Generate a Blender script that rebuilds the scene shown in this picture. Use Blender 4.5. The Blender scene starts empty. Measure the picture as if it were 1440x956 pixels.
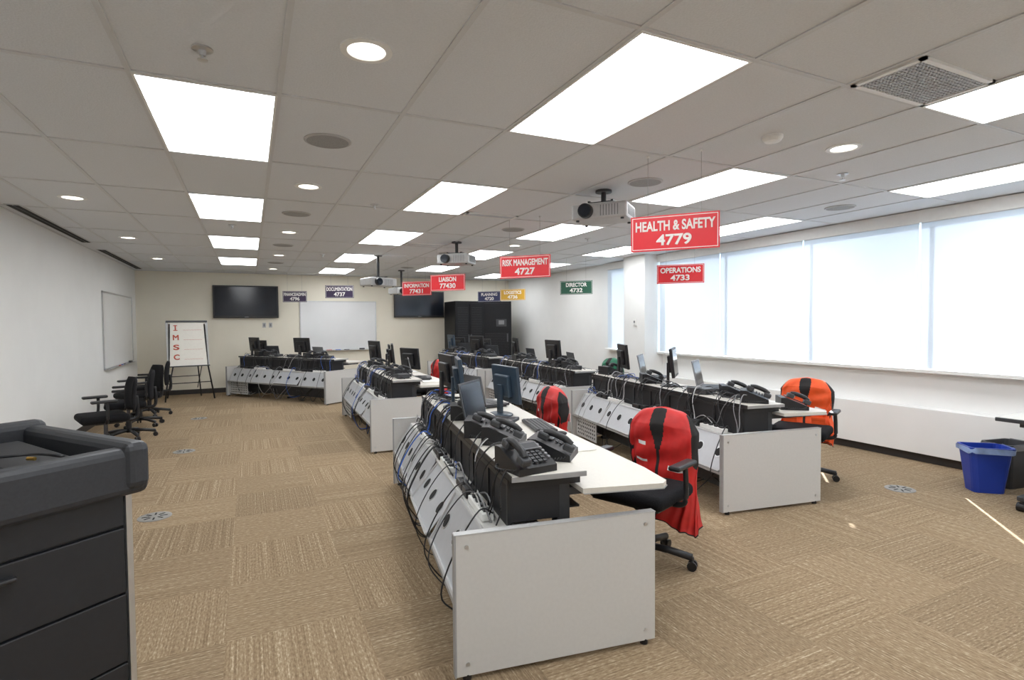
import bpy, bmesh, math, random
from mathutils import Matrix, Vector, Euler
random.seed(7)
R=math.radians
sc=bpy.context.scene
col=sc.collection
H=2.61; CAMZ=1.48
# ---------------------------------------------------------------- materials
def mat(name,c,rough=.5,metal=0.,var=.05,scale=25.,emis=0.,bump=0.,spec=.5,coat=0):
    m=bpy.data.materials.new(name); m.use_nodes=True
    nt=m.node_tree; b=nt.nodes['Principled BSDF']
    b.inputs['Roughness'].default_value=rough; b.inputs['Metallic'].default_value=metal
    b.inputs['Specular IOR Level'].default_value=spec
    tc=nt.nodes.new('ShaderNodeTexCoord'); n=nt.nodes.new('ShaderNodeTexNoise'); n.inputs['Scale'].default_value=scale
    n.inputs['Detail'].default_value=3
    nt.links.new(tc.outputs['Object'],n.inputs['Vector'])
    r=nt.nodes.new('ShaderNodeValToRGB')
    r.color_ramp.elements[0].position=.3; r.color_ramp.elements[1].position=.7
    r.color_ramp.elements[0].color=(*[x*(1-var) for x in c],1); r.color_ramp.elements[1].color=(*[min(1,x*(1+var)) for x in c],1)
    nt.links.new(n.outputs['Fac'],r.inputs['Fac']); nt.links.new(r.outputs['Color'],b.inputs['Base Color'])
    if emis:
        b.inputs['Emission Color'].default_value=(*c,1); b.inputs['Emission Strength'].default_value=emis
    if bump:
        bp=nt.nodes.new('ShaderNodeBump'); bp.inputs['Strength'].default_value=bump; bp.inputs['Distance'].default_value=.01
        nt.links.new(n.outputs['Fac'],bp.inputs['Height']); nt.links.new(bp.outputs['Normal'],b.inputs['Normal'])
    return m
M={}
M['wall']=mat('wall_paint',(.83,.83,.815),.85,var=.015,scale=3)
M['wallb']=mat('wall_paint_warm',(.85,.80,.68),.85,var=.015,scale=3)
M['trimdark']=mat('baseboard_rubber',(.035,.03,.028),.6)
M['white']=mat('white_enamel',(.82,.82,.80),.45,var=.02)
M['tbar']=mat('ceiling_bar_enamel',(.62,.63,.64),.5,var=.02)
M['desk']=mat('desk_grey_laminate',(.60,.59,.57),.5,var=.02,scale=60)
M['deskedge']=mat('desk_edge_band',(.33,.33,.33),.5)
M['cover']=mat('desk_cover_metal',(.47,.48,.50),.4,.2,var=.02)
M['top']=mat('desk_worktop',(.66,.63,.57),.4,var=.03,scale=80)
M['black']=mat('black_plastic',(.014,.014,.016),.4,var=.1)
M['dark']=mat('dark_grey_plastic',(.045,.047,.052),.45,var=.1)
M['mesh']=mat('black_mesh_panel',(.014,.014,.016),.6,var=.4,scale=300)
M['screen']=mat('screen_glass',(.012,.016,.025),.12,var=.05)
M['bluescreen']=mat('screen_bluish',(.05,.12,.19),.15,var=.1,scale=3)
M['blueback']=mat('monitor_slate_back',(.03,.05,.075),.35,var=.1,scale=3)
M['grey']=mat('grey_plastic',(.22,.22,.23),.45)
M['lgrey']=mat('light_grey_plastic',(.5,.5,.5),.45)
M['vent']=mat('vent_grey',(.34,.36,.39),.5)
M['ventw']=mat('vent_light_grey',(.62,.64,.67),.5)
M['alu']=mat('aluminium',(.6,.61,.62),.3,.8,var=.03)
M['chrome']=mat('dark_metal',(.1,.1,.11),.35,.7)
M['rack']=mat('rack_black_steel',(.008,.008,.010),.5,var=.1,spec=.3)
M['fabric']=mat('black_upholstery',(.012,.012,.014),.9,var=.3,scale=150,bump=.2,spec=.2)
M['red']=mat('vest_red_nylon',(.56,.02,.018),.55,var=.15,scale=12,bump=.25)
M['orange']=mat('vest_orange_nylon',(.88,.10,.015),.6,var=.1,scale=12,bump=.25)
M['green']=mat('vest_green_nylon',(.01,.14,.07),.6,var=.1,scale=12)
M['cloth_w']=mat('vest_label_white',(.8,.8,.78),.6)
M['lining']=mat('vest_black_lining',(.015,.013,.013),.8)
M['signred']=mat('sign_red',(.72,.02,.03),.4,var=.02)
M['signgreen']=mat('sign_green',(.02,.10,.06),.4,var=.02)
M['signgold']=mat('sign_gold',(.60,.34,.03),.4,var=.02)
M['signblue']=mat('sign_blue',(.02,.025,.10),.4,var=.02)
M['signpurple']=mat('sign_purple',(.035,.02,.06),.4,var=.02)
M['signtext']=mat('sign_white_letters',(.85,.83,.80),.5,var=.01)
M['wire']=mat('steel_wire',(.35,.35,.35),.4,.5)
M['bin']=mat('bin_blue_plastic',(.012,.045,.35),.4,var=.08,scale=8)
M['bag']=mat('bin_liner_plastic',(.25,.35,.6),.35,var=.3,scale=10)
M['lect']=mat('lectern_charcoal',(.027,.029,.034),.5,var=.12,scale=150)
M['lect2']=mat('lectern_dark_laminate',(.014,.015,.018),.5,var=.08,scale=60)
M['gap']=mat('shadow_gap_black',(.006,.006,.006),.8)
M['paper']=mat('paper',(.86,.83,.76),.8,var=.02)
M['board']=mat('whiteboard_enamel',(.80,.81,.82),.2,var=.015,scale=3)
M['marker']=mat('red_marker_ink',(.55,.10,.06),.7)
M['speaker']=mat('speaker_grille',(.33,.33,.33),.7,var=.3,scale=400)
M['floorbox']=mat('floor_box_steel',(.30,.29,.27),.5,.3)
M['yellow']=mat('yellow_plastic',(.75,.6,.05),.5)
M['bluecab']=mat('blue_cable',(.03,.12,.5),.5)
M['brass']=mat('brass',(.7,.45,.12),.3,.9)
M['bulb']=mat('downlight_lamp',(1,.93,.82),.5,emis=5)
def emis(name,c,s):
    m=bpy.data.materials.new(name); m.use_nodes=True; nt=m.node_tree
    nt.nodes.remove(nt.nodes['Principled BSDF'])
    e=nt.nodes.new('ShaderNodeEmission'); e.inputs['Color'].default_value=(*c,1); e.inputs['Strength'].default_value=s
    nt.links.new(e.outputs[0],nt.nodes['Material Output'].inputs['Surface']); return m
M['panel']=emis('light_diffuser',(.955,.98,1.0),9.9)
# shade fabric
m=bpy.data.materials.new('roller_shade_fabric'); m.use_nodes=True; nt=m.node_tree
nt.nodes.remove(nt.nodes['Principled BSDF'])
d=nt.nodes.new('ShaderNodeBsdfDiffuse'); t=nt.nodes.new('ShaderNodeBsdfTranslucent'); mx=nt.nodes.new('ShaderNodeMixShader')
n=nt.nodes.new('ShaderNodeTexNoise'); n.inputs['Scale'].default_value=2; rr=nt.nodes.new('ShaderNodeValToRGB')
rr.color_ramp.elements[0].color=(.78,.82,.87,1); rr.color_ramp.elements[1].color=(.85,.89,.93,1)
nt.links.new(n.outputs['Fac'],rr.inputs['Fac']); nt.links.new(rr.outputs[0],t.inputs['Color']); nt.links.new(rr.outputs[0],d.inputs['Color'])
mx.inputs[0].default_value=.238
nt.links.new(d.outputs[0],mx.inputs[1]); nt.links.new(t.outputs[0],mx.inputs[2]); nt.links.new(mx.outputs[0],nt.nodes['Material Output'].inputs['Surface'])
M['shade']=m
# carpet
def carpet():
    m=bpy.data.materials.new('carpet_tiles'); m.use_nodes=True; nt=m.node_tree; L=nt.links
    b=nt.nodes['Principled BSDF']; b.inputs['Roughness'].default_value=.95; b.inputs['Specular IOR Level'].default_value=.15
    tc=nt.nodes.new('ShaderNodeTexCoord')
    def N(scale,loc=(0,0,0),det=1.5):
        mp=nt.nodes.new('ShaderNodeMapping'); mp.inputs['Scale'].default_value=scale; mp.inputs['Location'].default_value=loc
        L.new(tc.outputs['Object'],mp.inputs['Vector'])
        n=nt.nodes.new('ShaderNodeTexNoise'); n.inputs['Scale'].default_value=1; n.inputs['Detail'].default_value=det; n.inputs['Roughness'].default_value=.6
        L.new(mp.outputs[0],n.inputs['Vector']); return n
    def blend(x,y,f):
        q=nt.nodes.new('ShaderNodeMix'); q.data_type='FLOAT'; q.inputs[0].default_value=f
        L.new(x.outputs['Fac'],q.inputs[2]); L.new(y.outputs['Fac'],q.inputs[3]); return q
    a=blend(N((105,.6,1),(0,0,0),1),N((120,34,1),(1,2,0),2),.58)
    c=blend(N((.6,105,1),(3,7,0),1),N((34,120,1),(5,1,0),2),.58)
    ck=nt.nodes.new('ShaderNodeTexChecker'); ck.inputs['Scale'].default_value=1/.61
    mp=nt.nodes.new('ShaderNodeMapping'); mp.inputs['Location'].default_value=(.13,.21,.005)
    L.new(tc.outputs['Object'],mp.inputs['Vector']); L.new(mp.outputs[0],ck.inputs['Vector'])
    mx=nt.nodes.new('ShaderNodeMix'); mx.data_type='FLOAT'
    L.new(ck.outputs['Fac'],mx.inputs[0]); L.new(a.outputs[0],mx.inputs[2]); L.new(c.outputs[0],mx.inputs[3])
    r=nt.nodes.new('ShaderNodeValToRGB'); e=r.color_ramp.elements
    e[0].position=.32; e[0].color=(.175,.120,.070,1); e[1].position=.70; e[1].color=(.56,.46,.33,1)
    k=e.new(.47); k.color=(.275,.198,.122,1); k=e.new(.57); k.color=(.335,.25,.158,1)
    L.new(mx.outputs[0],r.inputs['Fac'])
    wn=nt.nodes.new('ShaderNodeTexWhiteNoise'); wn.noise_dimensions='3D'
    vm=nt.nodes.new('ShaderNodeVectorMath'); vm.operation='SCALE'; vm.inputs['Scale'].default_value=1/.61
    vf=nt.nodes.new('ShaderNodeVectorMath'); vf.operation='FLOOR'
    L.new(mp.outputs[0],vm.inputs[0]); L.new(vm.outputs[0],vf.inputs[0]); L.new(vf.outputs[0],wn.inputs['Vector'])
    mr=nt.nodes.new('ShaderNodeMapRange'); mr.inputs['To Min'].default_value=.90; mr.inputs['To Max'].default_value=1.08
    L.new(wn.outputs['Value'],mr.inputs['Value'])
    hs=nt.nodes.new('ShaderNodeHueSaturation'); L.new(mr.outputs[0],hs.inputs['Value']); L.new(r.outputs[0],hs.inputs['Color'])
    L.new(hs.outputs[0],b.inputs['Base Color'])
    bp=nt.nodes.new('ShaderNodeBump'); bp.inputs['Strength'].default_value=.3; bp.inputs['Distance'].default_value=.004
    L.new(mx.outputs[0],bp.inputs['Height']); L.new(bp.outputs[0],b.inputs['Normal'])
    return m
M['carpet']=carpet()
M['ceil']=mat('ceiling_tile_mineral_fibre',(.705,.725,.75),.95,var=.035,scale=120,bump=.15)
# ---------------------------------------------------------------- builder
class B:
    def __init__(s): s.v=[];s.f=[];s.mi=[];s.sm=[];s.mats=[];s.M=Matrix()
    def _m(s,k):
        if k not in s.mats: s.mats.append(k)
        return s.mats.index(k)
    def add(s,vs,fs,k,smooth=False,T=None):
        o=len(s.v); T=s.M@(T or Matrix())
        s.v+=[T@Vector(p) for p in vs]; i=s._m(k)
        for f in fs: s.f.append([o+q for q in f]); s.mi.append(i); s.sm.append(smooth)
    def bm(s,bm,k,smooth=False,T=None):
        bm.verts.ensure_lookup_table(); bm.verts.index_update()
        s.add([v.co.copy() for v in bm.verts],[[v.index for v in f.verts] for f in bm.faces],k,smooth,T); bm.free()
    def box(s,c,d,k,rot=(0,0,0),bev=0,seg=2,smooth=False):
        b=bmesh.new(); bmesh.ops.create_cube(b,size=1)
        for v in b.verts: v.co=Vector((v.co.x*d[0],v.co.y*d[1],v.co.z*d[2]))
        if bev: bmesh.ops.bevel(b,geom=b.edges[:],offset=bev,segments=seg,profile=.5,affect='EDGES')
        s.bm(b,k,smooth,Matrix.Translation(c)@Euler(rot).to_matrix().to_4x4())
    def bx(s,x0,x1,y0,y1,z0,z1,k,bev=0):
        s.box(((x0+x1)/2,(y0+y1)/2,(z0+z1)/2),(x1-x0,y1-y0,z1-z0),k,bev=bev)
    def cyl(s,p0,p1,r0,k,r1=None,n=16):
        p0=Vector(p0);p1=Vector(p1); r1=r0 if r1 is None else r1
        b=bmesh.new(); bmesh.ops.create_cone(b,cap_ends=True,segments=n,radius1=r0,radius2=r1,depth=(p1-p0).length)
        q=(p1-p0).to_track_quat('Z','Y').to_matrix().to_4x4()
        s.bm(b,k,False,Matrix.Translation((p0+p1)/2)@q)
    def sph(s,c,d,k,n=16):
        b=bmesh.new(); bmesh.ops.create_uvsphere(b,u_segments=n,v_segments=n//2+2,radius=1)
        s.bm(b,k,True,Matrix.Translation(c)@Matrix.Diagonal((*d,1)))
    def tube(s,pts,r,k,n=6):
        pts=[Vector(p) for p in pts]; vs=[];fs=[]
        up=Vector((.13,.21,.97)).normalized()
        for i,p in enumerate(pts):
            t=(pts[min(i+1,len(pts)-1)]-pts[max(i-1,0)]).normalized()
            a=t.cross(up)
            if a.length<1e-3: a=t.cross(Vector((1,0,0)))
            a.normalize(); b=t.cross(a)
            for j in range(n):
                q=2*math.pi*j/n; vs.append(p+a*r*math.cos(q)+b*r*math.sin(q))
        for i in range(len(pts)-1):
            for j in range(n): fs.append([i*n+j,i*n+(j+1)%n,(i+1)*n+(j+1)%n,(i+1)*n+j])
        fs.append(list(range(n))[::-1]); fs.append([(len(pts)-1)*n+j for j in range(n)])
        s.add(vs,fs,k,True)
    def lathe(s,prof,k,n=24,T=None,cap=True):
        vs=[];fs=[]
        for r,z in prof:
            for j in range(n):
                q=2*math.pi*j/n; vs.append((r*math.cos(q),r*math.sin(q),z))
        for i in range(len(prof)-1):
            for j in range(n): fs.append([i*n+j,i*n+(j+1)%n,(i+1)*n+(j+1)%n,(i+1)*n+j])
        if cap:
            fs.append(list(range(n))[::-1]); fs.append([(len(prof)-1)*n+j for j in range(n)])
        s.add(vs,fs,k,False,T)
    def prism(s,pts,z0,z1,k,T=None):
        n=len(pts); vs=[(x,y,z0) for x,y in pts]+[(x,y,z1) for x,y in pts]
        fs=[list(range(n))[::-1],[n+i for i in range(n)]]+[[i,(i+1)%n,n+(i+1)%n,n+i] for i in range(n)]
        s.add(vs,fs,k,False,T)
    def mesh(s,name):
        me=bpy.data.meshes.new(name); me.from_pydata(s.v,[],s.f)
        for k in s.mats: me.materials.append(M[k])
        me.polygons.foreach_set('material_index',s.mi); me.polygons.foreach_set('use_smooth',s.sm)
        me.validate(); me.update(); return me
    def obj(s,name,loc=(0,0,0),rz=0,parent=None):
        return put(s.mesh(name),name,loc,rz,parent)
def put(me,name,loc=(0,0,0),rz=0,parent=None):
    o=bpy.data.objects.new(name,me); col.objects.link(o); o.location=loc; o.rotation_euler=(0,0,rz)
    if parent: o.parent=parent
    return o
def catmull(P,k=5):
    P=[Vector(p) for p in P]; out=[]
    for i in range(len(P)-1):
        a=P[max(i-1,0)];b=P[i];c=P[i+1];d=P[min(i+2,len(P)-1)]
        for j in range(k):
            t=j/k; out.append(.5*((2*b)+(c-a)*t+(2*a-5*b+4*c-d)*t*t+(3*b-a-3*c+d)*t**3))
    out.append(P[-1]); return out
def text(body,size,width,loc,rot,parent,mt,name='lettering',bold=.0):
    cu=bpy.data.curves.new(name,'FONT'); cu.body=body; cu.size=size; cu.align_x='CENTER'; cu.align_y='CENTER'; cu.extrude=0; cu.bevel_depth=bold; cu.bevel_resolution=0
    cu.materials.append(M[mt]); o=bpy.data.objects.new(name,cu); col.objects.link(o)
    bpy.context.view_layer.update()
    if width and o.dimensions.x>0:
        o.scale.x=width/o.dimensions.x
    o.scale.z=.25
    o.parent=parent; o.location=loc; o.rotation_euler=rot; return o
# ---------------------------------------------------------------- room
XL,XR,YB,YF=-2.1,6.38,13.5,-2.4
b=B(); b.bx(XL-.1,XR+.1,YF-.1,YB+.1,-.1,0,'carpet'); b.obj('floor')
b=B(); b.bx(XL-.1,XR+.1,YF-.1,YB+.1,H,H+.1,'ceil'); b.obj('ceiling')
b=B(); b.bx(XL-.1,XL,YF-.1,YB+.1,0,H,'wall'); b.obj('wall_left')
b=B(); b.bx(XL,XR,YB,YB+.1,0,H,'wallb'); b.obj('wall_back')
b=B(); b.bx(XL,XR,YF-.1,YF,0,H,'wall'); b.obj('wall_front')
wins=[(-.68,.66),(.66,1.99),(1.99,3.32),(3.32,4.65),(4.65,6.0),(6.0,7.33),(7.95,8.83)]
b=B(); zs,zt=.94,2.57; X2=XR+.08
b.bx(XR,X2,YF-.1,YB+.1,0,zs,'wall'); b.bx(XR,X2,YF-.1,YB+.1,zt,H,'wall')
b.bx(XR,X2,YF-.1,-.68,zs,zt,'wall'); b.bx(XR,X2,7.33,7.95,zs,zt,'wall'); b.bx(XR,X2,8.83,YB+.1,zs,zt,'wall')
b.obj('wall_right')
b=B(); b.bx(6.0,XR,7.35,7.92,0,H,'wall'); b.obj('wall_pillar')
for i,(a,c) in enumerate(wins):
    b=B()
    for (p,q) in ((a,a+.009),(c-.009,c)): b.bx(XR+.03,XR+.06,p,q,zs,zt,'alu')
    b.bx(XR+.03,XR+.06,a+.009,c-.009,zs,zs+.012,'alu'); b.bx(XR+.03,XR+.06,a+.009,c-.009,zt-.012,zt,'alu')
    b.obj('window_%d'%(i+1))
    b=B(); g=.010
    b.bx(6.299,6.301,a+g,c-g,.968,2.47,'shade'); b.cyl((6.3,a+g,.970),(6.3,c-g,.970),.005,'white',n=8)
    b.cyl((6.32,a+g,2.49),(6.32,c-g,2.49),.028,'white',n=14)
    b.obj('roller_shade')
for (a,c) in ((-.7,7.35),(7.92,8.9)):
    b=B(); b.bx(6.27,XR,a,c,.925,.958,'white'); b.obj('trim_1')
    b=B(); b.bx(6.26,6.275,a,c,2.475,2.60,'white'); b.bx(6.275,XR,a,c,2.59,2.605,'white'); b.obj('trim_2')
b=B(); b.bx(6.22,XR-.002,YF,7.34,.09,.56,'wall',bev=.004); b.bx(6.27,XR-.002,YF,7.34,0,.09,'trimdark')
b.obj('radiator_enclosure')
b=B(); b.bx(6.36,XR,7.93,YB,0,.1,'trimdark'); b.obj('baseboard_right')
b=B(); b.bx(XL,XL+.012,YF,YB,0,.1,'trimdark'); b.obj('baseboard_left')
b=B(); b.bx(XL,XR,YB-.012,YB,0,.1,'trimdark'); b.obj('baseboard_back')
# ---------------------------------------------------------------- ceiling grid
gx=[-.46+.615*k for k in range(-2,12)]; gy=[2.95+1.235*k for k in range(-4,9)]
b=B()
for x in gx: b.bx(x-.012,x+.012,YF,YB,H-.006,H+.001,'tbar')
for y in gy:
    if YF<y<YB: b.bx(XL,6.26,y-.012,y+.012,H-.0055,H+.001,'tbar')
b.bx(XL,XL+.02,YF,YB,H-.007,H+.001,'tbar'); b.bx(XL,XR,YB-.02,YB,H-.007,H+.001,'tbar')
b.obj('ceiling_grid')
b=B(); w,l=.583,1.203
b.bx(-w/2,w/2,-l/2,l/2,-.004,.0,'panel')
for s in (-1,1):
    b.bx(s*(w/2+.004)-.006,s*(w/2+.004)+.006,-l/2-.01,l/2+.01,-.008,.002,'white')
    b.bx(-w/2,w/2,s*(l/2+.004)-.006,s*(l/2+.004)+.006,-.008,.002,'white')
lm=b.mesh('recessed_ceiling_light')
for ci,x0 in enumerate((-.46,1.385,3.23,5.075)):
    st=.48 if ci%2==0 else 1.715
    for k in range(-1,5):
        y=st+2.47*k
        if y>YF+.2 and y+1.235<YB: put(lm,'recessed_ceiling_light',(x0+.3075,y+.6175,H-.002))
b=B(); b.lathe([(.105,-.001),(.105,-.008),(.078,-.010),(.075,-.004)],'white',n=32,cap=False); b.lathe([(.076,-.003),(.076,-.0045)],'bulb',n=32)
dm=b.mesh('recessed_downlight')
for x,y in [(.46,2.33),(.46,4.80),(.46,7.27),(.46,9.74),(.46,12.2),(-1.38,6.04),(-1.38,8.5),(-1.38,10.98),(3.54,2.33),(3.54,4.8),(3.54,7.27),(3.54,9.74),(5.38,7.27)]:
    put(dm,'recessed_downlight',(x,y,H))
b=B(); b.lathe([(.14,-.001),(.14,-.006),(.13,-.010),(.125,-.010)],'lgrey',n=32,cap=False); b.lathe([(.127,-.004),(.127,-.009)],'speaker',n=32)
sm=b.mesh('ceiling_speaker')
for x,y in [(.46,3.57),(.46,6.04),(.46,8.51),(.46,10.98),(2.92,3.57),(2.92,6.04),(2.92,8.51),(2.92,10.98),(5.38,3.57),(5.38,6.04)]:
    put(sm,'ceiling_speaker',(x,y,H))
b=B(); b.lathe([(.04,0),(.04,-.006),(.015,-.01),(.012,-.03)],'alu',n=20); b.lathe([(.02,-.045),(.02,-.048)],'alu',n=16)
b.cyl((0,0,-.03),(0,0,-.048),.005,'alu',n=8)
pm=b.mesh('fire_sprinkler')
for x,y in [(-.15,2.6),(4.17,2.75),(-.15,7.0),(4.17,6.3),(1.1,5.3),(1.1,9.4)]: put(pm,'fire_sprinkler',(x,y,H))
b=B(); b.lathe([(.06,0),(.06,-.015),(.045,-.035),(.02,-.04)],'white',n=24); b.obj('smoke_detector',(2.92,2.37,H))
def vent(name,x0,x1,y0,y1,n,nx=0):
    b=B()
    for a in ((x0,x1,y0,y0+.025),(x0,x1,y1-.025,y1),(x0,x0+.025,y0,y1),(x1-.025,x1,y0,y1)): b.bx(*a,H-.014,H,'white')
    b.bx(x0+.02,x1-.02,y0+.02,y1-.02,H-.004,H-.001,'vent')
    for i in range(n):
        y=y0+.03+(y1-y0-.06)*(i+.5)/n
        b.box(((x0+x1)/2,y,H-.009),(x1-x0-.05,(y1-y0)/n*.32,.004),'ventw')
    for i in range(nx):
        x=x0+.03+(x1-x0-.06)*(i+.5)/nx
        b.box((x,(y0+y1)/2,H-.009),((x1-x0)/nx*.28,y1-y0-.05,.004),'ventw')
    b.obj(name)
vent('ceiling_vent',2.63,3.215,1.38,1.70,14,22)
vent('ceiling_vent',2.02,2.6,5.25,5.41,5); vent('ceiling_vent',2.02,2.6,7.6,7.76,5)
for y0,y1 in ((6.6,9.2),(10.0,13.1),(3.6,5.6)):
    b=B(); b.bx(-2.02,-1.90,y0,y1,H-.006,H,'lgrey'); b.bx(-2.005,-1.965,y0+.02,y1-.02,H-.010,H-.005,'gap'); b.bx(-1.955,-1.915,y0+.02,y1-.02,H-.010,H-.005,'gap'); b.obj('slot_diffuser')
# ---------------------------------------------------------------- signs
def sign(l1,l2,mt,x,y,rz=R(-47),z=2.08,w=.58,h=.24,wf=.9):
    b=B(); b.bx(-w/2,w/2,-.004,.004,-h/2,h/2,mt)
    for s in (-1,1):
        b.bx(-w/2+.01,w/2-.01,-.0055,-.004,s*(h/2-.012)-.0022,s*(h/2-.012)+.0022,'signtext')
        b.bx(s*(w/2-.012)-.0022,s*(w/2-.012)+.0022,-.0055,-.004,-h/2+.01,h/2-.01,'signtext')
        b.cyl((s*w*.3,0,h/2-.002),(s*w*.3,0,H-z),.0014,'wire',n=6); b.cyl((s*w*.3,0,H-z-.012),(s*w*.3,0,H-z),.010,'white',n=10)
    o=b.obj('hanging_sign',(x,y,z),rz)
    text(l1,.092,w*wf,(0,-.0052,.045),(R(90),0,0),o,'signtext',bold=.0030)
    text(l2,.098,w*.40 if len(l2)<5 else w*.46,(0,-.0052,-.052),(R(90),0,0),o,'signtext',bold=.0034)
sign('HEALTH & SAFETY','4779','signred',2.6,2.88,R(-50))
sign('RISK MANAGEMENT','4727','signred',2.70,5.3)
sign('LIAISON','77430','signred',2.68,7.8,wf=.5)
sign('INFORMATION','77431','signred',2.63,9.3,wf=.85)
sign('OPERATIONS','4733','signred',4.97,5.39,wf=.85)
sign('DIRECTOR','4732','signgreen',5.18,8.19,wf=.65)
sign('LOGISTICS','4736','signgold',5.18,10.76,wf=.7)
sign('PLANNING','4720','signblue',5.03,11.7,wf=.7)
sign('DOCUMENTATION','4737','signpurple',1.54,10.7,R(-20),w=.52)
sign('FINANCE/ADMIN','4796','signpurple',.91,12.9,R(-15),w=.5)
# ---------------------------------------------------------------- projectors
def projector(x,y,z,rz,w=.46):
    b=B(); b.box((0,0,0),(w,.34,.13),'lgrey',bev=.02); b.box((0,0,.05),(w*.8,.26,.05),'white',bev=.012)
    b.cyl((-w*.22,-.16,.0),(-w*.22,-.22,.0),.06,'black',n=24); b.cyl((-w*.22,-.22,.0),(-w*.22,-.232,.0),.05,'screen',n=24)
    b.lathe([(.062,0),(.062,.01),(.05,.012)],'dark',T=Matrix.Translation((-w*.22,-.168,0))@Matrix.Rotation(R(90),4,'X'),n=24)
    for i in range(7): b.bx(w*.03+i*.024,w*.03+i*.024+.008,-.172,-.168,-.045,.045,'grey')
    for i in range(9): b.bx(w/2-.001,w/2+.002,-.13+i*.03,-.118+i*.03,-.04,.04,'dark')
    b.bx(-.09,.09,-.09,.09,.075,.09,'dark'); 
    for s in (-1,1): b.box((s*.1,0,.09),(.02,.22,.012),'black')
    b.cyl((0,0,.08),(0,0,H-z),.022,'black',n=14); b.cyl((0,0,H-z-.02),(0,0,H-z),.07,'dark',n=20)
    for sx in (-1,1):
        for sy in (-1,1): b.cyl((sx*w*.4,sy*.13,-.06),(sx*w*.4,sy*.13,-.078),.014,'black',n=10)
    b.obj('ceiling_projector',(x,y,z),rz)
projector(2.78,3.95,2.41,R(-50),.48)
projector(2.64,7.28,2.36,R(-40))
projector(1.95,9.2,2.16,R(20),.5)
projector(2.95,11.6,2.16,R(20))
# ---------------------------------------------------------------- back wall things
def tv(x0,x1,z0,z1):
    b=B(); b.bx(-(x1-x0)/2,(x1-x0)/2,-.05,0,-(z1-z0)/2,(z1-z0)/2,'black',bev=.006)
    b.bx(-(x1-x0)/2+.03,(x1-x0)/2-.03,-.053,-.05,-(z1-z0)/2+.05,(z1-z0)/2-.03,'screen'); b.bx(-.25,.25,0,.048,-.2,.2,'dark')
    b.bx(-.04,.04,-.0535,-.051,-(z1-z0)/2+.018,-(z1-z0)/2+.026,'lgrey')
    b.obj('wall_television',((x0+x1)/2,YB-.05,(z0+z1)/2))
tv(-.70,.60,1.62,2.33); tv(3.22,4.5,1.62,2.27)
def wboard(w,h,loc,rz):
    b=B(); b.bx(-w/2,w/2,-.012,0,-h/2,h/2,'board')
    for s in (-1,1):
        b.bx(-w/2-.012,w/2+.012,-.02,0,s*h/2-.012,s*h/2+.012,'alu'); b.bx(s*w/2-.012,s*w/2+.012,-.02,0,-h/2,h/2,'alu')
    b.bx(-w/2+.1,w/2-.1,-.08,-.01,-h/2-.012,-h/2-.002,'alu')
    for i,k in enumerate(('marker','bluecab','black')): b.cyl((-.3+i*.2,-.05,-h/2+.006),(-.18+i*.2,-.05,-h/2+.006),.008,k,n=8)
    b.box((w*.3,-.05,-h/2+.016),(.12,.045,.035),'dark',bev=.005)
    return b.obj('whiteboard',loc,rz)
wboard(1.72,1.14,(1.92,YB-.002,1.43),0); wboard(2.35,1.24,(XL+.002,11.8,1.40),R(90))
b=B(); b.bx(-.035,.035,-.008,0,-.055,.055,'lgrey',bev=.002); b.bx(-.015,.015,-.011,-.007,-.03,.03,'grey'); wp=b.mesh('wall_outlet')
for x in (.30,.43): put(wp,'wall_outlet',(x,YB,1.46))
b=B(); b.bx(-.035,.035,-.02,0,-.055,.055,'white',bev=.004); b.bx(-.02,.02,-.022,-.019,-.005,.03,'grey')
b.obj('thermostat',(6.0,7.6,1.46),R(-90))
# ---------------------------------------------------------------- flip chart easel
b=B(); t=R(8)
b.box((0,0,1.12),(.72,.02,.88),'lgrey',rot=(-t,0,0)); b.box((0,-.014,1.10),(.64,.006,.86),'paper',rot=(-t,0,0))
b.box((0,.045,1.545),(.70,.04,.035),'dark',rot=(-t,0,0))
b.box((0,-.085,.675),(.72,.06,.02),'dark')
for s in (-1,1):
    b.tube([(s*.30,.03,1.5),(s*.33,-.06,.70),(s*.42,-.16,.01)],.014,'black'); b.tube([(s*.12,.06,1.4),(s*.30,.5,.01)],.012,'black')
b.tube([(-.37,-.11,.35),(.37,-.11,.35)],.009,'black'); b.tube([(-.25,.33,.45),(.25,.33,.45)],.008,'black'); b.tube([(.30,.0,1.0),(.22,.4,.2)],.008,'black')
ez=b.obj('flip_chart_easel',(-1.10,12.45,0),R(14))
for i,ch in enumerate('IMSC'):
    z=1.42-i*.19; yy=-.020+(z-1.10)*math.tan(t)
    text(ch,.14,.022 if ch=='I' else .10,(-.20,yy,z),(R(90)-t,0,0),ez,'marker',bold=.004)
    if ch=='I':
        for dz in (.046,-.046):
            bb=B(); bb.box((0,0,0),(.07,.002,.014),'marker',rot=(-t,0,0)); bb.obj('letter_serif',(-.20,yy+dz*math.tan(t),z+dz),0,ez)
    text('~~~~~~~',.05,.32,(.09,-.020+(z-.04-1.10)*math.tan(t),z-.04),(R(90)-t,0,0),ez,'marker',name='handwriting_line')
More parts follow.
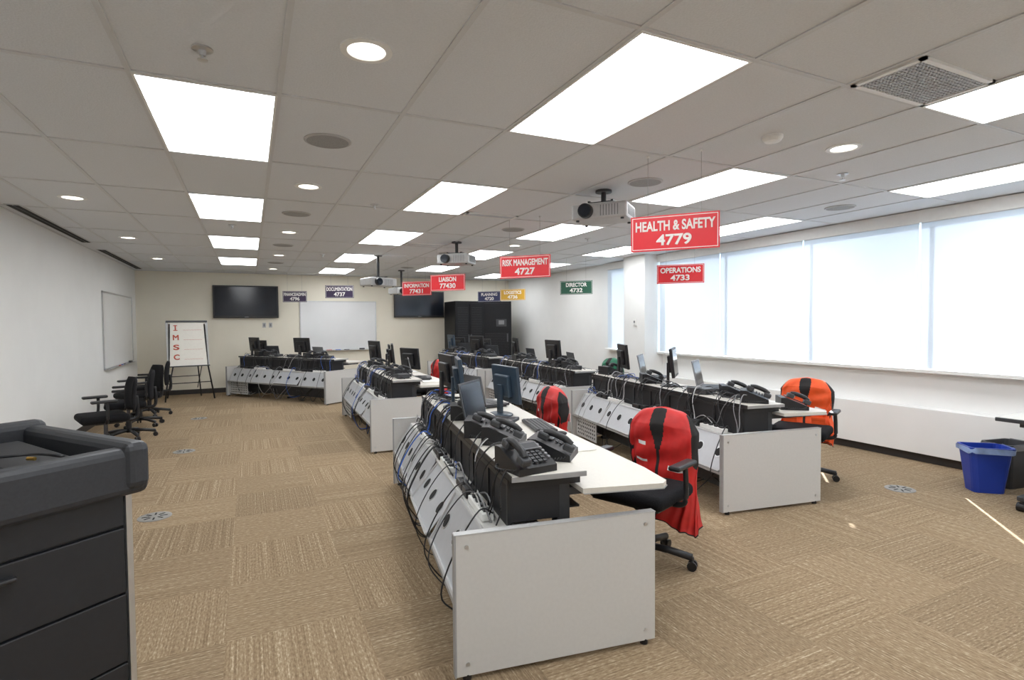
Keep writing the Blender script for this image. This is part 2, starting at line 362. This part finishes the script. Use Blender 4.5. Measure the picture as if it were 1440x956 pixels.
# ---------------------------------------------------------------- equipment racks
b=B()
b.bx(-.37,.37,-.40,.40,.06,2.0,'rack',bev=.01); b.bx(-.35,.35,-.415,-.40,.12,1.95,'rack',bev=.004)
for i in range(26): b.bx(-.30,.30,-.419,-.414,.2+i*.04,.215+i*.04,'black')
b.bx(.25,.28,-.43,-.415,1.0,1.2,'chrome'); b.bx(-.02,.24,-.422,-.414,1.38,1.56,'dark'); b.bx(.04,.18,-.425,-.42,1.43,1.53,'grey')
for s in (-1,1):
    for u in (-1,1): b.cyl((s*.3,u*.33,0),(s*.3,u*.33,.07),.03,'black')
rk=b.mesh('server_rack')
put(rk,'server_rack',(5.58,12.72,0),R(-12))
b=B(); b.bx(-.37,.37,-.40,.40,.06,2.0,'rack',bev=.01); b.bx(-.35,-.005,-.415,-.40,.12,1.95,'rack',bev=.004); b.bx(.005,.35,-.415,-.40,.12,1.95,'rack',bev=.004)
for i in range(40):
    for s in (-1,1): b.bx(s*.18-.13,s*.18+.13,-.419,-.414,.2+i*.042,.212+i*.042,'black')
for s in (-1,1): b.bx(s*.03-.01,s*.03+.01,-.43,-.415,1.0,1.2,'chrome')
for s in (-1,1):
    for u in (-1,1): b.cyl((s*.3,u*.33,0),(s*.3,u*.33,.07),.03,'black')
b.obj('server_rack',(4.80,12.78,0),0)
# ---------------------------------------------------------------- desk
def desk_mesh(L,W=.93):
    b=B()
    for y0 in (0,L-.035):
        b.bx(0,W,y0,y0+.035,.02,.61,'desk',bev=.003); b.bx(-.004,.004,y0-.002,y0+.037,.02,.612,'deskedge'); b.bx(0,W,y0-.002,y0+.037,.61,.614,'lgrey')
        for x in (.05,W-.05):
            for z in (.07,.56):
                b.cyl((x,y0-.004,z),(x,y0+.039,z),.009,'alu',n=12)
            b.cyl((x,y0+.017,0),(x,y0+.017,.025),.018,'black',n=12)
    n=4; a=math.atan2(.25,.145)
    for i in range(n):
        y0=.06+(L-.12)*i/n; y1=.06+(L-.12)*(i+1)/n-.03; c=(y0+y1)/2
        T=Matrix.Translation((.085,c,.445))@Matrix.Rotation(-a+R((0,10,3,0)[i]),4,'Y')
        old=b.M; b.M=T
        b.box((0,0,0),(.29,y1-y0,.006),'cover',bev=.002)
        for yy in (-.24,.0,.24):
            if abs(yy)<(y1-y0)/2-.05:
                b.cyl((0,yy,.003),(0,yy,.0055),.043,'alu',n=28); b.cyl((0,yy,.005),(0,yy,.0070),.035,'gap',n=28)
        b.box((-.140,0,.007),(.012,y1-y0,.014),'lgrey'); b.box((.140,0,.004),(.012,y1-y0,.012),'lgrey')
        b.box((0,(y1-y0)/2-.006,.007),(.28,.012,.014),'lgrey')
        b.M=old
    b.bx(.0,.025,.04,L-.04,.300,.320,'deskedge')
    b.bx(.28,.295,.04,L-.04,.08,.55,'dark')
    b.bx(.05,.06,L-.62,L-.06,.06,.31,'lgrey')
    for i in range(10):
        for j in range(5): b.cyl((.0485,L-.58+i*.052,.1+j*.045),(.051,L-.58+i*.052,.1+j*.045),.013,'gap',n=8)
    b.bx(.16,.42,.04,L-.04,.555,.568,'desk')
    b.bx(.265,.273,.10,L-.10,.57,.785,'mesh'); b.bx(.265,.50,.10,.108,.60,.785,'mesh'); b.bx(.265,.50,L-.108,L-.10,.60,.785,'mesh')
    for i in range(9):
        y=.11+(L-.22)*i/8; b.bx(.255,.268,y-.010,y+.010,.57,.79,'black')
    b.bx(.254,.268,.10,L-.10,.765,.79,'black'); b.bx(.265,.60,.096,.102,.75,.79,'black')
    b.bx(.30,.62,.15,L-.15,.62,.63,'black')
    b.box((.435,L/2,.805),(.35,L-.10,.022),'top',bev=.004); b.bx(.257,.262,.05,L-.05,.792,.818,'black'); b.bx(.26,.61,.046,.052,.792,.814,'deskedge')
    pts=[(.58,.02),(.96,-.02),(1.0,.02),(1.02,.25),(1.0,L/2),(1.02,L-.25),(1.0,L-.02),(.96,L+.0),(.58,L-.02)]
    b.prism(pts,.722,.745,'top'); 
    b.prism([(.585,.015),(.962,-.024),(1.005,.018),(1.025,.25),(1.005,L/2),(1.025,L-.25),(1.005,L-.018),(.962,L+.004),(.585,L-.015)],.719,.7225,'deskedge')
    for y in (.16,L/2,L-.16):
        b.bx(.50,.56,y-.035,y+.035,.03,.79,'dark'); b.bx(.35,.90,y-.03,y+.03,.0,.035,'dark',bev=.006); b.box((.76,y,.70),(.40,.04,.035),'dark')
    for y in (L*.13,L*.42,L*.72):
        b.box((.20,y,.588),(.055,.30,.036),'white',bev=.004)
        for k in range(4): b.box((.20,y-.11+k*.07,.612),(.03,.03,.014),'dark')
        b.box((.20,y+.24,.595),(.06,.10,.05),'black',bev=.006); b.box((.20,y+.40,.59),(.05,.14,.04),'black',bev=.006)
    for y in (L*.3,L*.72): b.box((.45,y,.30),(.2,.42,.44),'black',bev=.006)
    return b.mesh('control_desk')
DM={}
def desk(x,y,rz,L=2.9):
    if L not in DM: DM[L]=desk_mesh(L)
    return put(DM[L],'control_desk',(x,y,0),rz)
def cables(x,y,rz,L,seed):
    rn=random.Random(seed); b=B()
    for i in range(int(L*30)):
        yy=rn.uniform(.12,L-.12); k=rn.choice(['black','black','black','black','dark','lgrey','bluecab','black','grey','black'])
        d=rn.uniform(-.25,.25); r=rn.uniform(.003,.005)
        yc=lambda v:min(max(v,.09),L-.09)
        typ=rn.random()
        if typ<.33:
            P=[(rn.uniform(.40,.52),yy,.822),(.32,yy+d*.2,.85+rn.random()*.04),(.235,yc(yy+d*.5),.78),(.22,yc(yy+d*.8),.66),(.20,yc(yy+d),.60)]
        elif typ<.43:
            q=rn.uniform(.06,.25); P=[(.22,yy,.61),(.15,yc(yy+d*.2),.64),(.04,yc(yy+d*.4),.50),(-.035,yc(yy+d*.5),.31),(.03,yc(yy+d*.7),q),(.12,yc(yy+d),.04+q*.3),(.25,yc(yy+d*1.2),.10)]
        elif typ<.65:
            P=[(rn.uniform(.18,.24),yy,.585),(rn.uniform(.16,.24),yc(yy+.15),.62+rn.random()*.06),(rn.uniform(.18,.24),yc(yy+.35),.585)]
        elif typ<.85:
            P=[(rn.uniform(.3,.5),yy,.822),(rn.uniform(.28,.5),yc(yy+.12),.83+rn.random()*.05),(rn.uniform(.3,.6),yc(yy+.25),.835),(rn.uniform(.3,.5),yc(yy+.4),.822)]
        elif typ<.92:
            P=[(rn.uniform(.64,.7),yy,.75),(rn.uniform(.68,.85),yc(yy+.12),.75+rn.random()*.03),(rn.uniform(.66,.9),yc(yy+.25),.752),(rn.uniform(.64,.7),yc(yy+.35),.75)]
        else:
            P=[(.2,yy,.30),(.1,yc(yy+.1),.12+rn.random()*.1),(.13,yc(yy+.3),.02),(.22,yc(yy+.5),.2)]
        b.tube(catmull(P),r,k,n=5)
    b.obj('cable_bundle',(x,y,0),rz)
# ---------------------------------------------------------------- desktop items
def monitor_mesh(scr='screen',back='black',w=.44,h=.29):
    b=B(); b.M=Matrix.Translation((0,0,.245))@Matrix.Rotation(R(-6),4,'X')
    b.box((0,0,0),(w,.03,h),back,bev=.006); b.box((0,-.0155,.004),(w-.03,.003,h-.04),scr); b.box((0,.03,-.01),(w*.55,.04,h*.6),back,bev=.012)
    b.M=Matrix(); b.box((0,.055,.12),(.07,.025,.24),back,bev=.004); b.lathe([(.11,0),(.11,.008),(.09,.014),(.02,.018)],back,n=28,T=Matrix.Translation((0,.045,0))@Matrix.Diagonal((1.1,.8,1,1)))
    return b.mesh('desktop_monitor')
MONB=monitor_mesh('screen','black'); MONG=monitor_mesh('bluescreen','blueback')
def laptop_mesh(c):
    b=B(); b.box((0,0,.022),(.34,.24,.022),'dark',bev=.004); b.box((0,-.01,.0335),(.29,.11,.002),'black'); b.box((0,-.09,.0335),(.08,.045,.002),'grey')
    for r in range(5): 
        for k in range(13): b.box((-.132+k*.022,.035-r*.021,.0352),(.018,.017,.002),'black')
    b.box((0,.0,.006),(.30,.2,.012),'black')
    T=Matrix.Translation((0,.12,.033))@Matrix.Rotation(R(-12),4,'X'); b.M=T
    b.box((0,0,.125),(.36,.010,.255),c,bev=.003); b.box((0,-.0058,.128),(.33,.002,.22),'screen'); b.cyl((0,.0045,.13),(0,.0058,.13),.016,'lgrey',n=20)
    b.M=Matrix(); b.cyl((-.12,.12,.03),(.12,.12,.03),.008,'black',n=10)
    return b.mesh('laptop')
LAPG=laptop_mesh('grey'); LAPD=laptop_mesh('dark')
def phone_mesh():
    b=B(); a=R(28)
    b.prism([(-.11,0),(.10,0),(.10,.10),(.06,.10),(-.11,.03)],-.10,.10,'black',T=Matrix(((0,0,1,0),(1,0,0,0),(0,1,0,0),(0,0,0,1))))
    b.M=Matrix.Translation((0,-.02,.066))@Matrix.Rotation(a*.80,4,'X')
    b.box((.03,.045,.012),(.10,.05,.008),'grey',bev=.002); b.box((.03,.045,.0165),(.088,.04,.001),'dark')
    for r in range(4):
        for k in range(3): b.box((.0+k*.026,.0-r*.022,.010),(.018,.013,.006),'dark')
    for r in range(5): b.box((.085,.05-r*.024,.010),(.012,.013,.005),'grey')
    b.box((-.07,.06,.030),(.052,.055,.038),'dark',bev=.010); b.box((-.07,-.075,.030),(.052,.055,.038),'dark',bev=.010)
    b.tube(catmull([(-.07,.065,.045),(-.07,.03,.058),(-.07,-.01,.060),(-.07,-.045,.058),(-.07,-.08,.045)]),.017,'black',n=8)
    b.M=Matrix(); P=[]
    for i in range(60):
        t=i/59; P.append((-.10-.05*math.sin(t*math.pi)+.006*math.cos(i*1.3),-.09+.16*t,.02+.006*math.sin(i*1.3)))
    b.tube(P,.0025,'black',n=4)
    return b.mesh('desk_phone')
PH=phone_mesh()
b=B(); b.box((0,0,.012),(.43,.15,.018),'black',bev=.004,)
for r in range(5):
    for k in range(18): b.box((-.195+k*.023,.055-r*.026,.023),(.018,.02,.006),'dark')
KB=b.mesh('keyboard')
b=B(); b.sph((0,0,.018),(.03,.05,.017),'black'); b.tube(catmull([(0,.045,.012),(.03,.10,.005),(0,.17,.004)]),.002,'black',n=4); MS=b.mesh('computer_mouse')
b=B(); b.box((0,0,.004),(.21,.29,.006),'paper'); b.box((.01,.01,.0085),(.2,.28,.003),'white',rot=(0,0,.08)); PP=b.mesh('paper_stack')
b=B(); b.box((0,0,.03),(.20,.15,.05),'dark',bev=.006); b.box((0,-.077,.03),(.12,.004,.02),'grey'); 
for i in range(4): b.cyl((-.06+i*.04,-.078,.045),(-.06+i*.04,-.08,.045),.003,'yellow',n=6)
DK=b.mesh('docking_station')
def items(dx,dy,rz,lst):
    c,s=math.cos(rz),math.sin(rz)
    nm={'mb':(MONB,'desktop_monitor'),'mg':(MONG,'desktop_monitor'),'lg':(LAPG,'laptop'),'ld':(LAPD,'laptop'),'ph':(PH,'desk_phone'),'kb':(KB,'keyboard'),'ms':(MS,'computer_mouse'),'pp':(PP,'paper_stack'),'dk':(DK,'docking_station')}
    for k,x,y,z,a in lst:
        me,n=nm[k]; put(me,n,(dx+c*x-s*y,dy+s*x+c*y,z),rz+R(90+a))
U=.8165; W_=.7455
def std(L,seed):
    rn=random.Random(seed); o=[]
    for q in (0,1):
        y=L*(.27+.5*q)+rn.uniform(-.06,.06)
        o+=[(rn.choice(['mb','mb','mg']),.47,y+.32,U,rn.uniform(-15,15)),(rn.choice(['lg','ld']),.78,y+.02,W_,rn.uniform(-15,25)),('mb',.74,y+.50,W_,rn.uniform(-10,20)) if rn.random()<.6 else ('dk',.45,y+.56,U,0),
            ('ph',.42,y+.04,U,rn.uniform(-20,20)),('ph',.45,y-.22,U,rn.uniform(-20,20)),('dk',.42,y-.44,U,rn.uniform(-10,10)),('pp',.84,y-.34,W_,rn.uniform(-20,20))]
    return o
desks=[('L1',.735,2.09,R(-8.5),2.9),('L2',1.216,6.25,R(-2),2.8),('B',1.22,10.37,R(35.4),2.9),('R1',3.21,3.02,R(-9),2.95),('R2',3.66,6.2,R(-3),2.9),('R3',3.80,9.42,R(3),2.7)]
for i,(n,x,y,rz,L) in enumerate(desks):
    desk(x,y,rz,L); cables(x,y,rz,L,i+3)
    if n=='L1':
        items(x,y,rz,[('mg',.45,2.05,U,-8),('mb',.45,2.58,U,5),('ld',.50,1.22,U,-35),('mg',.82,2.02,W_,10),('ph',.56,.34,U,-35),('ph',.36,.17,U,-75),('ph',.42,.72,U,-30),('ph',.38,1.55,U,-10),
             ('lg',.80,2.52,W_,15),('kb',.88,1.42,W_,-5),('ms',.90,1.08,W_,0),('pp',.80,.75,W_,5),('ph',.36,.95,U,-20)])
    elif n=='R1':
        items(x,y,rz,[('mb',.47,1.38,U,-38),('lg',.66,1.0,U,-45),('ph',.52,.55,U,-30),('ph',.46,.22,U,-40),('mb',.47,2.45,U,-15),('lg',.66,2.05,U,-40),('ph',.42,1.75,U,-20),('pp',.82,.45,W_,10),('dk',.38,.80,U,20),('ph',.82,.2,W_,-30),('ph',.45,2.78,U,10),('kb',.88,2.4,W_,0)])
    else: items(x,y,rz,std(L,i*7+1))
# ---------------------------------------------------------------- chairs
ZB0,ZBH=.50,.38
b=B()
for i in range(5):
    q=2*math.pi*i/5+.3; c,s=math.cos(q),math.sin(q)
    b.tube([(0,0,.11),(c*.15,s*.15,.10),(c*.29,s*.29,.075)],.022,'black',n=8)
    p=Vector((-s,c,0))
    for t in (-.018,.018): b.cyl(Vector((c*.29,s*.29,.028))+p*(t-.008),Vector((c*.29,s*.29,.028))+p*(t+.008),.028,'black',n=16)
    b.cyl((c*.29,s*.29,.03),(c*.29,s*.29,.08),.01,'chrome',n=8)
b.cyl((0,0,.08),(0,0,.26),.032,'black'); b.cyl((0,0,.26),(0,0,.40),.02,'chrome'); b.box((0,.02,.40),(.2,.26,.04),'black',bev=.01)
b.box((0,-.03,.455),(.49,.45,.085),'fabric',bev=.038,seg=4,smooth=True); b.box((0,-.03,.415),(.44,.40,.02),'black',bev=.006)
vs=[];fs=[]; nu,nv=10,10
for side in (0,1):
    for j in range(nv+1):
        v=j/nv; z=ZB0+ZBH*v; hw=.215*(1-.25*(abs(v-.45)/.55)**3)
        for i in range(nu+1):
            u=-1+2*i/nu; th=(.025 if side else -.025)*(1-abs(u)**6*.7)*(1-abs(2*v-1)**6*.7)
            vs.append((u*hw,.265-.035*(u*u)-.02*math.sin(v*3)+.03*v+th,z))
K=(nu+1)*(nv+1)
for j in range(nv):
    for i in range(nu):
        a=j*(nu+1)+i; fs.append([a,a+1,a+nu+2,a+nu+1]); fs.append([K+a,K+a+nu+1,K+a+nu+2,K+a+1])
for i in range(nu): fs.append([i,K+i,K+i+1,i+1]); a=nv*(nu+1)+i; fs.append([a,a+1,K+a+1,K+a])
for j in range(nv): a=j*(nu+1); fs.append([a,a+nu+1,K+a+nu+1,K+a]); a+=nu; fs.append([a,K+a,K+a+nu+1,a+nu+1])
b.add(vs,fs,'fabric',True)
b.tube(catmull([(0,.10,.40),(0,.27,.40),(0,.305,.48),(0,.295,.66)]),.02,'black',n=8)
for s in (-1,1):
    b.tube(catmull([(s*.20,-.03,.41),(s*.28,-.03,.43),(s*.285,-.02,.53),(s*.28,-.02,.64)]),.016,'black',n=8); b.box((s*.28,-.05,.655),(.07,.24,.03),'black',bev=.012)
CH=b.mesh('office_chair')
def chair(x,y,rz): put(CH,'office_chair',(x,y,0),rz)
def vest_mesh(c,seed=0,LEN=.64):
    b=B(); NU,NV=300,170; vs=[]; rn=random.Random(seed); ph=rn.random()*6
    zt=.915
    def P(u,v):
        q=2*math.pi*u; ca,sa=math.cos(q),math.sin(q)
        z=zt-LEN*v
        hw=.12+.11*min(1,v/.16)**.5+.012*v-.022*math.exp(-((v-.6)/.15)**2); dp=.028+.062*min(1,v/.12)**.6-.012*math.exp(-((v-.55)/.2)**2)+.03*max(0,v-.6)
        e=.78
        x=hw*math.copysign(abs(ca)**e,ca); y=dp*math.copysign(abs(sa)**e,sa)
        y+=.016*math.sin(q*8+v*4+ph)*min(1,v*1.6)*.8+.007*math.sin(q*19+v*9)*v+.005*math.sin(v*30+q*4+ph)
        x+=.012*math.sin(v*12+q*2+ph)*v
        z2=z+.03*(1-min(1,abs(x)/.2))*max(0,1-v/.25)-.02-.06*math.sin(q*1.0+1+ph)*v+.008*math.sin(q*8+ph)*v
        if sa<0: z2-=.03*abs(ca)*v
        return (x,.262+y,z2)
    for j in range(NV+1):
        for i in range(NU): vs.append(P(i/NU,j/NV))
    F={c:[], 'lining':[], 'cloth_w':[]}
    for j in range(NV):
        v=(j+.5)/NV
        for i in range(NU):
            u=(i+.5)/NU; q=2*math.pi*u; ca=math.cos(q); sa=math.sin(q)
            ang=abs(math.asin(max(-1,min(1,sa))))
            ah=((v-.24)/.20)**2+(ang/.44)**2
            k='lining' if ah<1.25 else c
            if sa<0 and k==c:
                if abs(ca)<.21*(1-v/.40) and v<.40: k='lining'
                elif abs(ca)<.012: k='lining'
                elif .46<v<.50 and .26<ca<.70: k='cloth_w'
                elif .46<v<.485 and -.62<ca<-.26: k='cloth_w'
                elif .28<v<.32 and -.5<ca<-.26: k='cloth_w'
            if v>.988: k='lining'
            F[k].append([j*NU+i,(j+1)*NU+i,(j+1)*NU+(i+1)%NU,j*NU+(i+1)%NU])
    for k,f in F.items():
        if f: b.add(vs,f,k,True)
    top=[P(i/NU,0) for i in range(NU)]; b.add(top,[list(range(NU))],c,True)
    zp=.915-LEN*.74
    for s in (-1,1):
        b.box((s*.12,.262-.108,zp),(.12,.012,.12),c,bev=.005); b.box((s*.12,.262-.116,zp+.05),(.122,.008,.03),c,bev=.003)
    b.box((0,.262+.11,.66),(.26,.006,.07),'cloth_w',bev=.002)
    return b.mesh('safety_vest')
VR=vest_mesh('red',1,.66); VO=vest_mesh('orange',2,.56); VG=vest_mesh('green',3,.5); VR2=vest_mesh('red',5,.6)
for x,y,a,v in [(2.16,2.66,-68,VR),(2.10,4.15,-95,VR2),(2.36,8.1,-90,VR2),(4.62,3.42,-64,VO),(4.75,6.9,-90,VG),(2.30,7.0,-100,None),(4.78,8.4,-80,None)]:
    chair(x,y,R(a))
    if v: put(v,'safety_vest',(x,y,0),R(a))
for x,y,a in [(-1.48,7.5,-70),(-1.45,8.6,-80),(-1.48,9.6,-60),(-1.50,10.6,-85)]: chair(x,y,R(a))
# ---------------------------------------------------------------- floor boxes
b=B(); b.lathe([(.115,0),(.115,.003),(.10,.005),(.02,.005)],'floorbox',n=32)
for i in range(8):
    q=i*math.pi/4; b.box((math.cos(q)*.06,math.sin(q)*.06,.0055),(.05,.012,.002),'gap',rot=(0,0,q))
FB=b.mesh('floor_box')
for x,y in [(-.69,4.97),(-.72,7.4),(-.75,9.9),(5.09,2.81)]: put(FB,'floor_box',(x,y,0))
# ---------------------------------------------------------------- bins
def bin_(x,y,k,rz):
    b=B()
    def ring(hx,hy,z,r=.04):
        o=[]
        for cx,cy,a0 in ((1,1,0),(-1,1,90),(-1,-1,180),(1,-1,270)):
            for t in (0,30,60,90): q=R(a0+t); o.append((cx*(hx-r)+r*math.cos(q),cy*(hy-r)+r*math.sin(q),z))
        return o
    rs=[ring(.115,.085,.0),ring(.155,.115,.36),ring(.165,.125,.36),ring(.165,.125,.39),ring(.15,.11,.39),ring(.11,.08,.02)]
    vs=sum(rs,[]); fs=[]
    for i in range(5):
        for j in range(16): fs.append([i*16+j,i*16+(j+1)%16,(i+1)*16+(j+1)%16,(i+1)*16+j])
    fs.append(list(range(16))[::-1]); fs.append([80+j for j in range(16)]); b.add(vs,fs,k)
    lr=ring(.169,.129,.395)+ring(.171,.131,.355)
    lr=[(x_+.004*math.sin(i*5),y_,z_-.02*abs(math.sin(i*2.3))) for i,(x_,y_,z_) in enumerate(lr)]
    b.add(lr,[[j,(j+1)%16,16+(j+1)%16,16+j] for j in range(16)],'bag' if k=='bin' else 'grey',True)
    b.obj('waste_bin',(x,y,0),rz)
bin_(5.68,2.46,'bin',R(-40)); bin_(6.02,2.44,'dark',R(-10))
# ---------------------------------------------------------------- mobile table right
b=B(); b.box((.35,-.75,.70),(.70,1.5,.03),'dark',bev=.006); b.box((.35,-.75,.7165),(.69,1.49,.003),'top')
for y in (-.14,-1.36):
    b.box((.35,y,.37),(.07,.05,.64),'dark',bev=.008); b.box((.35,y,.10),(.56,.05,.04),'dark',bev=.01); b.box((.35,y,.66),(.5,.05,.03),'dark')
    for s in (-.25,.25):
        b.cyl((.35+s,y-.025,.035),(.35+s,y+.025,.035),.035,'black',n=18); b.cyl((.35+s,y,.05),(.35+s,y,.09),.012,'chrome',n=8)
b.box((.35,-.75,.55),(.03,1.2,.12),'dark')
b.obj('training_table',(5.21,2.20,0),0)
# ---------------------------------------------------------------- lectern
b=B(); w,d=.95,.60
b.bx(-w+.04,-.045,.04,d-.04,.08,1.03,'lect2'); b.bx(-w+.04,-.045,.035,.041,.08,1.03,'lect2',bev=.001)
for z0,z1 in ((.10,.56),(.565,.75),(.756,.932),(.938,1.028)): b.bx(-w+.06,-.062,.022,.037,z0,z1,'lect2',bev=.003)
b.bx(-.058,-.043,.020,d-.03,.08,1.03,'alu'); b.bx(-w+.03,-w+.045,.02,d-.03,.08,1.03,'alu')
for cx in (-w+.1,-.1):
    for cy in (.1,d-.1): b.cyl((cx-.02,cy,.04),(cx+.02,cy,.04),.04,'black',n=16)
b.box((-.36,.012,.895),(.12,.018,.012),'black',bev=.004); b.box((-.36,.010,.65),(.12,.018,.012),'black',bev=.004)
def rim(c,dm,k='lect'): b.box(c,dm,k,bev=.022,seg=3)
rim((-w/2-.01,.03,1.085),(w+.01,.07,.13)); rim((-.04,d/2,1.10),(.065,d+.03,.13)); rim((-w+.02,d/2,1.10),(.065,d+.03,.13)); rim((-w/2-.01,d-.02,1.11),(w+.01,.065,.14))
b.bx(-w+.03,-.05,.03,d-.03,1.03,1.075,'lect2'); b.bx(-w+.05,-.35,.08,d-.06,1.075,1.085,'lect2')
b.box((-.18,.30,1.10),(.16,.40,.05),'lect2',rot=(R(3),0,0),bev=.01)
b.tube(catmull([(-.14,.15,1.13),(-.18,.2,1.14),(-.25,.25,1.14),(-.3,.4,1.12),(-.2,.5,1.14)]),.004,'black'); b.cyl((-.19,.18,1.132),(-.2,.197,1.133),.005,'brass',n=10)
LX,LY=-.254,1.80
o=b.obj('lectern',(LX,LY,0),R(37.3))
b=B(); b.sph((0,0,.05),(.17,.11,.05),'dark'); b.sph((.05,.05,.055),(.10,.08,.05),'lect'); b.tube(catmull([(-.12,-.02,.09),(-.05,-.08,.12),(.06,-.06,.12),(.12,0,.08)]),.008,'black')
c,s=math.cos(R(37.3)),math.sin(R(37.3)); b.obj('headset_pouch',(LX-.50*c-.26*s,LY-.50*s+.26*c,1.086),R(20))
# ---------------------------------------------------------------- light
w=bpy.data.worlds.new('World'); sc.world=w; w.use_nodes=True; bg=w.node_tree.nodes['Background']
bg.inputs[0].default_value=(.55,.80,1,1); bg.inputs[1].default_value=3.5
sn=bpy.data.lights.new('sun','SUN'); sn.energy=30; sn.angle=R(.53); sn.color=(.93,.97,1)
so=bpy.data.objects.new('sun',sn); col.objects.link(so)
dv=Vector((-.74*.81,-.67*.81,-.59)); so.rotation_euler=dv.to_track_quat('-Z','Y').to_euler(); so.location=(12,8,6)
# ---------------------------------------------------------------- camera
cd=bpy.data.cameras.new('camera'); cd.sensor_width=36; cd.lens=36*770/1440; cd.clip_start=.05
co=bpy.data.objects.new('camera',cd); col.objects.link(co)
Rm=Euler((R(90-1.85),0,R(-25.6))).to_matrix().to_4x4()@Matrix.Rotation(R(-.45),4,'Z')
co.matrix_world=Matrix.Translation((0,0,CAMZ))@Rm
sc.camera=co
sc.view_settings.view_transform='Standard'
